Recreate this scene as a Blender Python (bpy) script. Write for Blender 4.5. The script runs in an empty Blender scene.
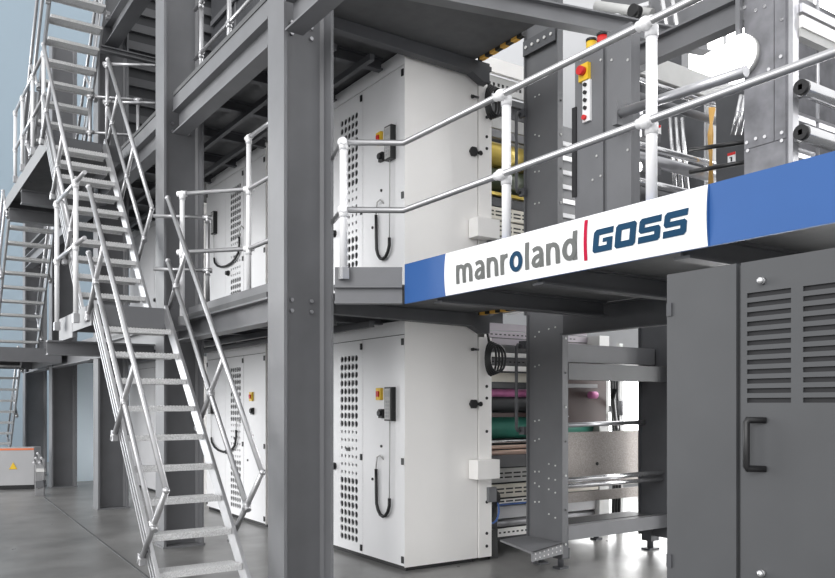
import bpy, bmesh, math, random
from mathutils import Vector, Matrix
random.seed(4)
V = Vector
C = bpy.context.scene.collection
# ---------------------------------------------------------------- camera model
F, U0, V0, H = 800.0, 417.5, 404.0, 1.6
A = math.atan2(1182.5, 800.0); ca, sa = math.cos(A), math.sin(A)
def at(u, v, X=None, Y=None, z=None, d=None):
    k = (u-U0)/F; rx, ry = ca+sa*k, sa-ca*k
    if X is not None: d = X/rx
    elif Y is not None: d = Y/ry
    elif z is not None: d = (H-z)*F/(v-V0)
    return V((rx*d, ry*d, H+(V0-v)/F*d))
# ---------------------------------------------------------------- materials
def mat(name, col, rough=0.5, metal=0.0, var=0.06, scale=6.0, bump=0.0, bscale=60.0, stretch=None, emit=None, spec=None):
    m = bpy.data.materials.new(name); m.use_nodes = True
    nt = m.node_tree; b = nt.nodes['Principled BSDF']
    b.inputs['Roughness'].default_value = rough; b.inputs['Metallic'].default_value = metal
    if spec is not None: b.inputs['Specular IOR Level'].default_value = spec
    tc = nt.nodes.new('ShaderNodeTexCoord')
    mp = nt.nodes.new('ShaderNodeMapping'); nt.links.new(tc.outputs['Object'], mp.inputs[0])
    if stretch: mp.inputs['Scale'].default_value = stretch
    n = nt.nodes.new('ShaderNodeTexNoise'); n.inputs['Scale'].default_value = scale; n.inputs['Detail'].default_value = 4
    nt.links.new(mp.outputs[0], n.inputs['Vector'])
    r = nt.nodes.new('ShaderNodeValToRGB')
    r.color_ramp.elements[0].position = .3; r.color_ramp.elements[1].position = .7
    r.color_ramp.elements[0].color = [c*(1-var) for c in col]+[1]
    r.color_ramp.elements[1].color = [min(1, c*(1+var)) for c in col]+[1]
    nt.links.new(n.outputs['Fac'], r.inputs[0]); nt.links.new(r.outputs[0], b.inputs['Base Color'])
    if bump:
        n2 = nt.nodes.new('ShaderNodeTexNoise'); n2.inputs['Scale'].default_value = bscale
        nt.links.new(tc.outputs['Object'], n2.inputs['Vector'])
        bp = nt.nodes.new('ShaderNodeBump'); bp.inputs['Strength'].default_value = bump; bp.inputs['Distance'].default_value = .01
        nt.links.new(n2.outputs['Fac'], bp.inputs['Height']); nt.links.new(bp.outputs[0], b.inputs['Normal'])
    if emit:
        b.inputs['Emission Color'].default_value = (*emit[0], 1); b.inputs['Emission Strength'].default_value = emit[1]
    return m
M = {}
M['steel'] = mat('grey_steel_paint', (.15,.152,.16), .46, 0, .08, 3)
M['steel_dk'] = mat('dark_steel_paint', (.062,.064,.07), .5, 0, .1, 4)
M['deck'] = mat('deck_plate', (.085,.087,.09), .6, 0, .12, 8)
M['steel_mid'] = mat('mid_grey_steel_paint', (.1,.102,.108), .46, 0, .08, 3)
M['cab_grey'] = mat('cabinet_grey_enamel', (.068,.07,.074), .45, 0, .05, 5)
M['black'] = mat('black_plastic', (.012,.012,.013), .4)
M['dark'] = mat('dark_cavity', (.02,.02,.022), .8)
M['alu'] = mat('galvanised_tube', (.47,.47,.48), .3, .75, .06, 12)
M['tread'] = mat('galvanised_grating', (.6,.6,.6), .5, .25, .22, 90, .5, 140)
M['white'] = mat('white_enamel', (.84,.84,.85), .33, 0, .012, 2)
M['panelwhite'] = mat('warm_white_enamel', (.86,.845,.825), .3, 0, .02, 2)
M['sign_blue'] = mat('sign_blue', (.022,.095,.30), .5, 0, .03, 3)
M['sign_white'] = mat('sign_white', (.86,.86,.86), .35, 0, .01, 2)
M['let_grey'] = mat('letter_grey', (.14,.145,.14), .7, spec=.2)
M['let_blue'] = mat('letter_blue', (.006,.045,.10), .7, spec=.2)
M['let_red'] = mat('letter_red', (.45,.003,.04), .7, spec=.2)
M['red'] = mat('red_plastic', (.6,.02,.02), .35)
M['yellow'] = mat('yellow_plastic', (.8,.52,.03), .4)
M['hazard'] = mat('hazard_orange', (.75,.42,.08), .5)
M['chrome'] = mat('chromed_roller', (.75,.75,.76), .18, .9, .03, 5)
M['steelbare'] = mat('bare_steel', (.5,.5,.52), .3, .75, .12, 7)
M['plate'] = mat('zinc_plate', (.22,.22,.235), .38, .5, .22, 9)
M['copper'] = mat('copper_bar', (.68,.5,.42), .32, .4, .08, 8)
M['green'] = mat('green_blanket', (.04,.2,.15), .45, 0, .1, 6)
M['dkgreen'] = mat('dark_green_roller', (.035,.05,.025), .4, 0, .1, 6)
M['pink'] = mat('magenta_ink_roller', (.62,.2,.42), .35, 0, .2, 5)
M['brass'] = mat('yellow_ink_roller', (.6,.45,.1), .3, .3, .2, 4)
M['rubber'] = mat('dark_rubber_roller', (.05,.052,.056), .5)
M['mauve'] = mat('pale_mauve_panel', (.33,.3,.33), .5)
M['cream'] = mat('cream_panel', (.66,.63,.55), .5)
M['lightgrey'] = mat('light_grey_panel', (.5,.5,.49), .5)
M['brown'] = mat('dark_brown_panel', (.06,.035,.032), .5)
M['perf'] = mat('perforated_plate', (.34,.31,.29), .45, .4, .3, 120, .4, 160)
M['bluepipe'] = mat('blue_tube', (.05,.12,.35), .4)
M['orangecable'] = mat('ochre_cable', (.62,.36,.1), .5)
M['label'] = mat('label_white', (.85,.85,.85), .5)
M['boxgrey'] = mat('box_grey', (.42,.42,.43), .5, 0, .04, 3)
M['orange'] = mat('orange_strip', (.75,.2,.08), .5)
M['wall'] = mat('blue_wall_paint', (.3,.375,.435), .85, 0, .03, .3)
M['wall_pale'] = mat('pale_blue_wall_paint', (.8,.91,.99), .85, 0, .02, .3)
M['wallw'] = mat('white_wall_paint', (.5,.5,.51), .85, 0, .03, .5)
M['daylight'] = mat('window_daylight', (.9,.9,.9), .5, emit=((1,1,1), 5))
M['lamp'] = mat('lamp_glow', (1,1,1), .5, emit=((1,.99,1), 14))
# floor: worn concrete
def floor_mat():
    m = mat('worn_concrete', (.185,.183,.18), .3, 0, .25, 1.3, .06, 30)
    nt = m.node_tree; b = nt.nodes['Principled BSDF']
    tc = nt.nodes.new('ShaderNodeTexCoord'); n = nt.nodes.new('ShaderNodeTexNoise')
    n.inputs['Scale'].default_value = 2.2; n.inputs['Detail'].default_value = 6
    nt.links.new(tc.outputs['Object'], n.inputs['Vector'])
    mr = nt.nodes.new('ShaderNodeMapRange'); mr.inputs[3].default_value = .2; mr.inputs[4].default_value = .45
    nt.links.new(n.outputs['Fac'], mr.inputs[0]); nt.links.new(mr.outputs[0], b.inputs['Roughness'])
    return m
M['floor'] = floor_mat()
# ---------------------------------------------------------------- mesh builder
class MB:
    def __init__(s): s.bm = bmesh.new(); s.sm = []
    def box(s, a, b):
        x0,x1 = sorted((a[0],b[0])); y0,y1 = sorted((a[1],b[1])); z0,z1 = sorted((a[2],b[2]))
        vs = [s.bm.verts.new(p) for p in ((x0,y0,z0),(x1,y0,z0),(x1,y1,z0),(x0,y1,z0),(x0,y0,z1),(x1,y0,z1),(x1,y1,z1),(x0,y1,z1))]
        for f in ((3,2,1,0),(4,5,6,7),(0,1,5,4),(1,2,6,5),(2,3,7,6),(3,0,4,7)): s.bm.faces.new([vs[i] for i in f])
        return s
    def beam(s, p, q, w, h, up=(0,0,1)):          # box bar along p->q, w across, h along up
        p, q = V(p), V(q); t = (q-p).normalized(); side = t.cross(V(up)).normalized(); u = side.cross(t)
        vs = []
        for c in (p, q):
            for i, j in ((-1,-1),(1,-1),(1,1),(-1,1)): vs.append(s.bm.verts.new(c+side*(w/2*i)+u*(h/2*j)))
        for f in ((0,1,2,3),(7,6,5,4),(0,4,5,1),(1,5,6,2),(2,6,7,3),(3,7,4,0)): s.bm.faces.new([vs[i] for i in f])
        return s
    def ibeam(s, p, q, w, h, tf=.016, tw=.012):   # p,q: centre of the top face
        z = V((0,0,1)); p, q = V(p), V(q)
        s.beam(p-z*tf/2, q-z*tf/2, w, tf); s.beam(p-z*(h-tf/2), q-z*(h-tf/2), w, tf)
        return s.beam(p-z*h/2, q-z*h/2, tw, h-2*tf)
    def tube(s, pts, r, seg=12, cap=True):
        pts = [V(p) for p in pts]; rings = []; n = len(pts)
        t0 = (pts[1]-pts[0]).normalized()
        ref = V((0,0,1)) if abs(t0.z) < .9 else V((1,0,0))
        a = t0.cross(ref).normalized()
        for i, p in enumerate(pts):
            t = ((pts[min(i+1,n-1)]-p).normalized()+(p-pts[max(i-1,0)]).normalized())
            t = t.normalized() if t.length > 1e-6 else t0
            a = (a-t*a.dot(t)).normalized(); b = t.cross(a)
            k = 1.0
            if 0 < i < n-1:
                cs = max(.5, t.dot((pts[i+1]-p).normalized())); k = 1/cs
            rings.append([s.bm.verts.new(p+(a*math.cos(2*math.pi*j/seg)+b*math.sin(2*math.pi*j/seg))*(r if k < 1.01 else r*min(k,1.2))) for j in range(seg)])
        for i in range(n-1):
            for j in range(seg):
                f = s.bm.faces.new((rings[i][j], rings[i][(j+1)%seg], rings[i+1][(j+1)%seg], rings[i+1][j])); f.smooth = True
        if cap: s.bm.faces.new(rings[0][::-1]); s.bm.faces.new(rings[-1])
        return s
    def cyl(s, p, q, r, seg=20): return s.tube((p, q), r, seg)
    def ball(s, c, r, seg=12):
        g = bmesh.ops.create_uvsphere(s.bm, u_segments=seg, v_segments=max(6, seg//2+2), radius=r, matrix=Matrix.Translation(V(c)))
        for v in g['verts']:
            for f in v.link_faces: f.smooth = True
        return s
    def prism(s, poly, ext):                      # 3-D polygon extruded by vector
        a = [s.bm.verts.new(V(p)) for p in poly]; b = [s.bm.verts.new(V(p)+V(ext)) for p in poly]
        n = len(poly); s.bm.faces.new(a); s.bm.faces.new(b[::-1])
        for i in range(n): s.bm.faces.new((a[i], b[i], b[(i+1)%n], a[(i+1)%n]))
        return s
    def build(s, name, m, parent=None):
        me = bpy.data.meshes.new(name)
        bmesh.ops.recalc_face_normals(s.bm, faces=s.bm.faces[:])
        s.bm.to_mesh(me); s.bm.free(); me.materials.append(M[m] if isinstance(m, str) else m)
        o = bpy.data.objects.new(name, me); C.objects.link(o)
        if parent: o.parent = parent; o.matrix_parent_inverse = Matrix.Identity(4); _rel(o, parent)
        return o
def _rel(o, parent):                              # meshes are written in world coordinates; re-base them on the parent's origin
    off = V((0,0,0)); p = parent
    while p: off += p.location; p = p.parent
    o.data.transform(Matrix.Translation(-off))
def tag(o, label, cat, group=None, kind=None):
    if label: o['label'] = label
    if cat: o['category'] = cat
    if group: o['group'] = group
    if kind: o['kind'] = kind
    return o
def thing(name, label, cat, loc, group=None):
    o = bpy.data.objects.new(name, None); C.objects.link(o); o.location = loc; o.empty_display_size = .1
    return tag(o, label, cat, group)
def solo(name, mb, m, label, cat, group=None): return tag(mb.build(name, m), label, cat, group)
def struct(name, mb, m): o = mb.build(name, m); o['kind'] = 'structure'; return o
def lab(o, t): o['label'] = t; return o
# ================================================================= SETTING
struct('floor', MB().box((-8,-6,-.2),(13,25,0)), 'floor')
wb = struct('wall_back', MB().box((-8,24,0),(13,24.3,14)), 'wall')
struct('wall_partition', MB().box((3.3,17.6,0),(11.5,17.75,2.45)), 'wall_pale')
# right wall with two bands of windows
wr = MB(); XW = 11.5
rows = (((.25,2.35), [(-1,2.6),(2.9,5.6),(5.9,8.6),(8.9,11.6),(11.9,15)]), ((3.4,9.0), [(-1,2.3),(2.7,5.0),(5.4,6.6),(6.9,9.2)]))
zz_ = [0,.25,2.35,3.4,9.0,14]
for (z0, z1), cs in ((zz_[0:2],[]),(zz_[1:3],rows[0][1]),(zz_[2:4],[]),(zz_[3:5],rows[1][1]),(zz_[4:6],[])):
    yy_ = [-6]+[y for c in cs for y in c]+[24]
    for i in range(0, len(yy_)-1, 2): wr.box((XW,yy_[i],z0),(XW+.25,yy_[i+1],z1))
struct('wall_right', wr, 'wallw')
k = 0
for (z0,z1), cols in rows:
    for (y0,y1) in cols:
        k += 1
        fr = MB(); t = .06
        fr.box((XW+.02,y0,z0),(XW+.12,y0+t,z1)).box((XW+.02,y1-t,z0),(XW+.12,y1,z1)).box((XW+.02,y0+t,z0),(XW+.12,y1-t,z0+t)).box((XW+.02,y0+t,z1-t),(XW+.12,y1-t,z1))
        fr.box((XW+.03,(y0+y1)/2-.03,z0+t),(XW+.1,(y0+y1)/2+.03,z1-t))
        w = struct('window_%d' % k, fr, 'wallw')
        MB().box((XW+.06,y0+t,z0+t),(XW+.075,y1-t,z1-t)).build('pane', 'daylight', w)
# floor joint
p, q = at(44,497,z=0), at(142,573,z=0); p.z = q.z = .002
struct('trim_1', MB().beam(p, q+(q-p)*.4, .02, .006), 'deck')
# ================================================================= STRUCTURE
def column(X, Y, label, z1=8.6, dx=.45, dy=.32):
    t = thing('steel_column', label, 'column', (X+dx/2, Y+dy/2, 0), 'row of grey steel columns')
    f = MB(); f.box((X,Y,.02),(X+.026,Y+dy,z1)); f.box((X+dx-.026,Y,.02),(X+dx,Y+dy,z1)); f.box((X+.026,Y+dy/2-.009,.02),(X+dx-.026,Y+dy/2+.009,z1))
    # root fillets
    for xx, sg in ((X+.026,1),(X+dx-.026,-1)):
        f.prism([(xx,Y+dy/2-.009,.02),(xx,Y+dy/2-.034,.02),(xx+sg*.025,Y+dy/2-.009,.02)], (0,0,z1-.02))
    f.build('shaft', 'steel', t)
    MB().box((X-.012,Y-.012,0),(X+dx+.012,Y+dy+.012,.02)).build('base_plate', 'steel', t)
    for zz in (2.42, 4.72):
        for dz in (-.045,.045):
            for fx in (.3,.7):
                c = V((X+dx*fx, Y+dy/2-.009, zz+dz)); MB().cyl(c, c+V((0,-.022,0)), .017, 6).build('bolt', 'steelbare', t)
    return t
cY = (5.94, 8.88, 12.69, 16.52, 19.5)
column(2.72, cY[0], 'large steel column standing nearest, in the middle left of the picture')
column(2.63, cY[1], 'steel column rising right behind the lower stair flight')
column(2.77, cY[2], 'steel column just left of the stair foot, third from the front')
column(2.77, cY[3], 'steel column standing in front of the pale blue gap, fourth from the front')
column(2.72, cY[4], 'farthest steel column, behind the far stair')
def beam_y(Y0, Y1, zt, h, label, X=2.80, w=.16):
    return solo('steel_beam', MB().ibeam((X,Y0,zt),(X,Y1,zt), w, h), 'steel', label, 'beam', 'steel beams between the columns')
wh = ('next to the nearest column', 'left of the column behind the stair',
      'between the third and fourth columns', 'between the two farthest columns')
for i in range(4):
    a, b = cY[i]+.33, cY[i+1]-.01
    beam_y(a, b, 2.50, .21 if i == 0 else .22, 'first-floor edge beam '+wh[i])
    beam_y(a, b, 4.855, .255, 'upper-floor edge beam '+wh[i])
    if i < 3:
        solo('toe_board', MB().box((2.90,a,2.545),(2.91,b,2.68)), 'steel', 'dark first-floor toe board '+wh[i], 'toe board', 'toe boards')
        solo('toe_board', MB().box((2.73,a,4.856),(2.745,b,5.02)), 'steel', 'dark upper-floor toe board '+wh[i], 'toe board', 'toe boards')
beam_y(3.2, 5.92, 4.855, .255, 'upper-floor edge beam in front of the nearest column')
# floors (walkway decks)
def deck(z, front, label, name='walkway_deck', th=.045):
    d = thing(name, label, 'floor deck', (3.9,9,z-th))
    f = MB(); f.prism(front, (0,0,-th))
    for i in range(4):
        f.box((2.72,cY[i]+.35,z-th),(3.235,cY[i+1]-.03,z))
    f.build('floor_plate', 'deck', d)
    for i, y in enumerate((6.75,7.7,8.6,9.6,10.6,11.6,12.5,13.5,14.5,15.5)):
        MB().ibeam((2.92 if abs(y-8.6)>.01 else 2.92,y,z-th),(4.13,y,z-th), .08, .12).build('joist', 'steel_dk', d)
    for x in (3.45, 3.85):
        MB().beam((x,6.45,z-th-.15),(x,16,z-th-.15), .05, .06).build('cable_tray', 'steel_dk', d)
    return d
d2 = deck(2.545, [(3.235,20,2.545),(3.235,6.3,2.545),(3.235,5.9,2.545),(3.0,5.62,2.545),(3.47,5.30,2.545),(3.47,-1,2.545),(5.33,-1,2.545),(5.33,5.3,2.545),(4.9,5.4,2.545),(4.9,6.36,2.545),(5.22,6.36,2.545),(5.22,20,2.545)],
     'first-floor walkway deck between the white cabinets and the sign')
for y in (.5,1.6,2.7,3.8,4.9):
    MB().ibeam((3.5,y,2.5),(5.28,y,2.5), .1, .14).build('joist', 'steel_dk', d2)
d3 = deck(5.05, [(3.235,20,5.05),(3.235,6.3,5.05),(3.235,5.72,5.05),(3.99,5.53,5.05),(4.9,5.31,5.05),(4.9,6.36,5.05),(5.22,6.36,5.05),(5.22,20,5.05)], 'upper walkway deck over the white cabinets, seen from below')
e0, e1 = V((3.25,5.60,5.13)), V((6.6,4.80,5.13))
solo('steel_beam', MB().ibeam(e0, e1, .12, .17), 'steel', 'slanting edge beam of the upper floor across the top of the picture', 'beam')
# haunched cross beams over the cabinets
def haunch(z, label):
    Y0 = 6.22; f = MB()
    f.prism([(3.22,Y0,z),(3.22,Y0,z-.10),(4.86,Y0,z-.125),(5.0,Y0,z-.19),(5.08,Y0,z-.19),(5.08,Y0,z)], (0,.1,0))
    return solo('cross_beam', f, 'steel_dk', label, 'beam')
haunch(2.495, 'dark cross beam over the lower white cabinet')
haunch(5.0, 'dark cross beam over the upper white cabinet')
# landing edge between column and sign
p0, p1 = V((3.0,5.60,0)), V((3.44,5.30,0))
f = MB(); z = V((0,0,1))
f.beam(p0+z*2.60, p1+z*2.60, .012, .16)
f.ibeam(p0+z*2.53, p1+z*2.53, .09, .14)
solo('deck_edge', f, 'steel', 'short slanting deck edge between the nearest column and the blue sign end', 'deck edge')
solo('steel_beam', MB().ibeam((5.385,5.5,2.50),(5.385,-1,2.50), .08, .25), 'steel_dk', 'dark beam under the far edge of the sign walkway', 'beam')
# ================================================================= SIGN
YB, YE, ZB, ZT, XS = 5.265, .6, 2.387, 2.697, 3.44
sg = thing('sign_board', 'long blue and white lettered company sign along the walkway edge', 'sign', (XS,3,ZB))
MB().box((XS,YE,ZB),(XS+.02,YB,ZT)).build('back_board', 'sign_blue', sg)
zm, hh = (ZB+ZT)/2, (ZT-ZB)/2-.001; R0 = .012
def bul(z):                                    # bulge depth at height z
    t = (z-zm)/hh; return R0*max(0, 1-t*t)
f = MB(); Ya, Yb = 4.715, 2.495; n = 18; zl = [zm-hh+2*hh*i/n for i in range(n+1)]
prev = None; ring = []
for z_ in zl:
    ring.append((f.bm.verts.new((XS-.002-bul(z_),Ya,z_)), f.bm.verts.new((XS-.002-bul(z_),Yb,z_))))
for i in range(n):
    fc = f.bm.faces.new((ring[i][0],ring[i][1],ring[i+1][1],ring[i+1][0])); fc.smooth = True
f.build('curved_panel', 'sign_white', sg)
for yy in (Ya, Yb):
    f = MB(); y2 = yy+(.004 if yy == Ya else -.004)
    f.prism([(XS-.002-bul(z_),y2,z_) for z_ in zl]+[(XS-.001,y2,zl[-1]),(XS-.001,y2,zl[0])], (0,-.003,0))
    f.build('panel_end_cap', 'sign_blue', sg)
def wrap(bm, off=.004):                        # (s,t) drawn on the panel: x=-Y, y=z
    for i in range(1, n*2):
        zc = zm-hh+hh*i/n
        bmesh.ops.bisect_plane(bm, geom=bm.verts[:]+bm.edges[:]+bm.faces[:], plane_co=(0,zc,0), plane_no=(0,1,0))
    for v in bm.verts:
        s_, t_, e_ = v.co; v.co = V((XS-.002-bul(t_)-off+e_, -s_, t_))
# word one: letters drawn as thick strokes, x-height = 1
def stroke(bm, pts, w, close=False, T=lambda p: p, e=0):
    n_ = len(pts); L, Rr = [], []
    for i, p in enumerate(pts):
        p0 = V(pts[(i-1) % n_]) if (close or i) else V(p); p1 = V(pts[(i+1) % n_]) if (close or i < n_-1) else V(p)
        t_ = (p1-p0).normalized(); nn = V((-t_.y, t_.x)); h_ = w*(.5-.09*abs(t_.x))
        L.append(bm.verts.new((*T(V(p)+nn*h_), e))); Rr.append(bm.verts.new((*T(V(p)-nn*h_), e)))
    for i in range(n_ if close else n_-1):
        j = (i+1) % n_; bm.faces.new((L[i], Rr[i], Rr[j], L[j]))
def arch(x, w): return [(x,.45),(x+.03*w,.66),(x+.12*w,.80),(x+.28*w,.875),(x+.52*w,.89),(x+.76*w,.85),(x+.93*w,.74),(x+w,.56),(x+w,0)]
def ell(cx, cy, rx, ry): return [(cx+rx*math.cos(2*math.pi*i/28), cy+ry*math.sin(2*math.pi*i/28)) for i in range(28)]
GL = {'m': (1.30, [[(.135,0),(.135,.99)], arch(.135,.515), arch(.65,.515)]),
      'n': (.84, [[(.135,0),(.135,.99)], arch(.135,.57)]),
      'r': (.53, [[(.135,0),(.135,.99)], [(.135,.5),(.17,.7),(.26,.82),(.38,.88),(.52,.885)]]),
      'a': (.78, [[(.645,0),(.645,.6),(.61,.76),(.52,.86),(.38,.89),(.24,.87),(.11,.81)], [(.645,.52),(.44,.52),(.27,.47),(.17,.37),(.145,.26),(.19,.15),(.30,.10),(.44,.13),(.56,.22),(.645,.36)]]),
      'o': (.86, []), 'l': (.27, [[(.135,0),(.135,1.28)]]), 'd': (.84, [[(.705,0),(.705,1.28)]])}
word = 'manroland'; Y0, Y1, zbase, xh = 4.572, 3.380, 2.453, .136
tot = sum(GL[c][0] for c in word)+.13*(len(word)-1); sx = (Y0-Y1)/tot; cx_ = 0
for ch in word:
    f = MB(); T = lambda p, o_=cx_: (-Y0+(p.x+o_)*sx, zbase+p.y*xh)
    for i_, st_ in enumerate(GL[ch][1]): stroke(f.bm, st_, .255, T=T, e=-.0012*i_)
    if ch in 'od': stroke(f.bm, ell(.43 if ch == 'o' else .42, .5, .295 if ch == 'o' else .285, .385), .255 if ch == 'd' else .27, True, T, -.0024)
    wrap(f.bm); o = f.build('letter', 'let_blue' if ch == 'o' else 'let_grey', sg)
    if ch == 'o': lab(o, 'dark blue ring letter')
    cx_ += GL[ch][0]+.13
f = MB(); f.bm.faces.new([f.bm.verts.new(p) for p in ((-3.328,2.436,0),(-3.302,2.436,0),(-3.302,2.674,0),(-3.328,2.674,0))]); wrap(f.bm)
lab(f.build('divider_bar', 'let_red', sg), 'thin red upright bar between the words')
# word two: wide bold slanted letters drawn as outlines in a unit box
w_, st = 1.0, .27
def quads(ch):
    if ch == 'G': return [[(.12,1),(1,1),(1,1-st),(.30,1-st)],[(.12,1),(.30,1-st),(.30,1-st),(.30,st),(0,.10),(0,.88)],[(0,.1),(.30,st),(1,st),(1,0),(.1,0)],[(.72,st),(1,st),(1,.58),(.72,.58)],[(.5,.58),(.72,.58),(.72,.40),(.5,.40)]]
    if ch == 'O': return [[(.1,1),(.9,1),(.70,1-st),(.30,1-st)],[(.1,1),(.30,1-st),(.30,st),(.1,0),(0,.1),(0,.9)],[(.1,0),(.30,st),(.70,st),(.9,0)],[(.9,0),(.70,st),(.70,1-st),(.9,1),(1,.9),(1,.1)]]
    return [[(.1,1),(1,1),(1,1-st),(.27,1-st)],[(.1,1),(.27,1-st),(.27,.61),(0,.5),(0,.9)],[(0,.5),(.27,.61),(.9,.61),(.73,.39),(.1,.39)],[(.9,.61),(1,.5),(1,.1),(.9,0),(.73,st),(.73,.39)],[(0,st),(.73,st),(.9,0),(0,0)]]
YG0, YG1 = 3.262, 2.597; zg0, zg1 = 2.468, 2.600; cell = (YG0-YG1)/4
for i, ch in enumerate('GOSS'):
    f = MB()
    for qd in quads(ch):
        vs = []
        for (a_, b_) in qd:
            s_ = -YG0+i*cell+(a_*.885+(b_-.5)*.10+.055)*cell; vs.append(f.bm.verts.new((s_, zg0+b_*(zg1-zg0), 0)))
        f.bm.faces.new(vs)
    bmesh.ops.remove_doubles(f.bm, verts=f.bm.verts[:], dist=1e-5)
    wrap(f.bm); f.build('letter', 'let_blue', sg)
# ================================================================= GUARD RAILS
def guard(label, top, mids, posts, cat='guard rail', group='tubular guard rails', r=.0205, rp=.024, white=False):
    c = V(top[0]); t = thing('guard_rail', label, cat, (posts[0][0], posts[0][1], posts[0][2]), group)
    MB().tube(top, r).build('top_rail', 'alu', t)
    for m_ in mids: MB().tube(m_, r).build('mid_rail', 'alu', t)
    for (x, y, z0, z1) in posts:
        o = MB().cyl((x,y,z0),(x,y,z1), rp).build('post', 'tubewhite' if white else 'alu', t)
        for ln in [top]+mids:
            for a_, b_ in zip(ln, ln[1:]):      # clamp where a rail crosses the post
                a_, b_ = V(a_), V(b_); ab = V((b_.x-a_.x, b_.y-a_.y)); L = ab.length_squared
                if L < 1e-6: continue
                k_ = max(0, min(1, V((x-a_.x, y-a_.y)).dot(ab)/L)); c_ = a_+(b_-a_)*k_
                if V((c_.x-x, c_.y-y)).length < .06:
                    dd = (b_-a_).normalized(); f = MB(); f.tube((c_-dd*.05, c_+dd*.05), r+.008); f.ball(c_, rp+.008); f.tube(((x,y,c_.z-.06),(x,y,c_.z)), rp+.006)
                    f.build('clamp_fitting', 'tubewhite' if white else 'alu', o); break
        MB().box((x-.03,y-.036,z0-.02),(x+.03,y+.036,z0+.07)).build('post_foot', 'alu', o)
    return t
M['tubewhite'] = mat('bright_galvanised_tube', (.86,.86,.87), .4, .1, .02, 10)
g = [(3.16,5.93),(3.03,5.535),(3.44,5.275),(3.44,-.5)]
guard('long guard rail above the lettered sign with bright posts', [(x,y,3.655) for x,y in g], [[(x,y,3.125) for x,y in g]],
      [(3.04,5.53,2.60,3.66),(3.492,4.10,2.565,3.655),(3.492,2.89,2.565,3.655),(3.492,1.5,2.565,3.655)], white=True, rp=.031)
g = [(2.52,7.90),(3.0,7.36),(3.0,6.28)]
guard('guard rail from the stair top to the nearest column', [(x,y,3.69) for x,y in g], [[(x,y,3.11) for x,y in g], [(3.0,7.36,4.19),(3.0,6.28,4.19)]],
      [(2.52,7.90,2.4,3.70),(3.0,7.36,2.565,4.2)], white=True)
g = [(2.50,8.83),(3.02,8.58)]
guard('short guard rail closing the gap in front of the column behind the stair', [(x,y,3.65) for x,y in g], [[(x,y,3.07) for x,y in g]], [(3.02,8.58,2.565,3.67)])
g = [(1.63,8.02),(1.63,9.55)]
guard('guard rail on the open side of the lower stair landing', [(x,y,3.79) for x,y in g], [[(x,y,3.17) for x,y in g]], [(1.63,8.42,2.42,3.80),(1.63,9.42,2.42,3.80)], white=True)
g = [(2.47,10.8),(3.0,10.5)]
guard('guard rail at the head of the middle stair flight', [(x,y,5.99) for x,y in g], [[(x,y,5.5) for x,y in g]], [(2.47,10.8,4.94,6.0)])
g = [(2.5,11.95),(3.16,11.7)]
guard('small guard rail loop beyond the middle stair head', [(x,y,5.95) for x,y in g], [[(x,y,5.44) for x,y in g]], [(2.5,11.95,4.97,5.96),(3.1,11.72,4.93,5.90)])
g = [(1.725,10.74),(1.725,13.4)]
guard('guard rail with bright posts on the open side of the upper stair landing', [(x,y,5.97) for x,y in g], [[(x,y,5.42) for x,y in g]], [(1.725,y,4.94,5.99) for y in (10.85,11.7,12.6,13.3)], white=True)
g = [(2.95,6.4),(2.95,8.8)]
guard('guard rail on the upper floor over the nearest beam, at the top edge', [(x,y,6.0) for x,y in g], [[(x,y,5.45) for x,y in g]], [(2.95,y,4.92,6.02) for y in (6.9,7.75,8.6)])
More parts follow.
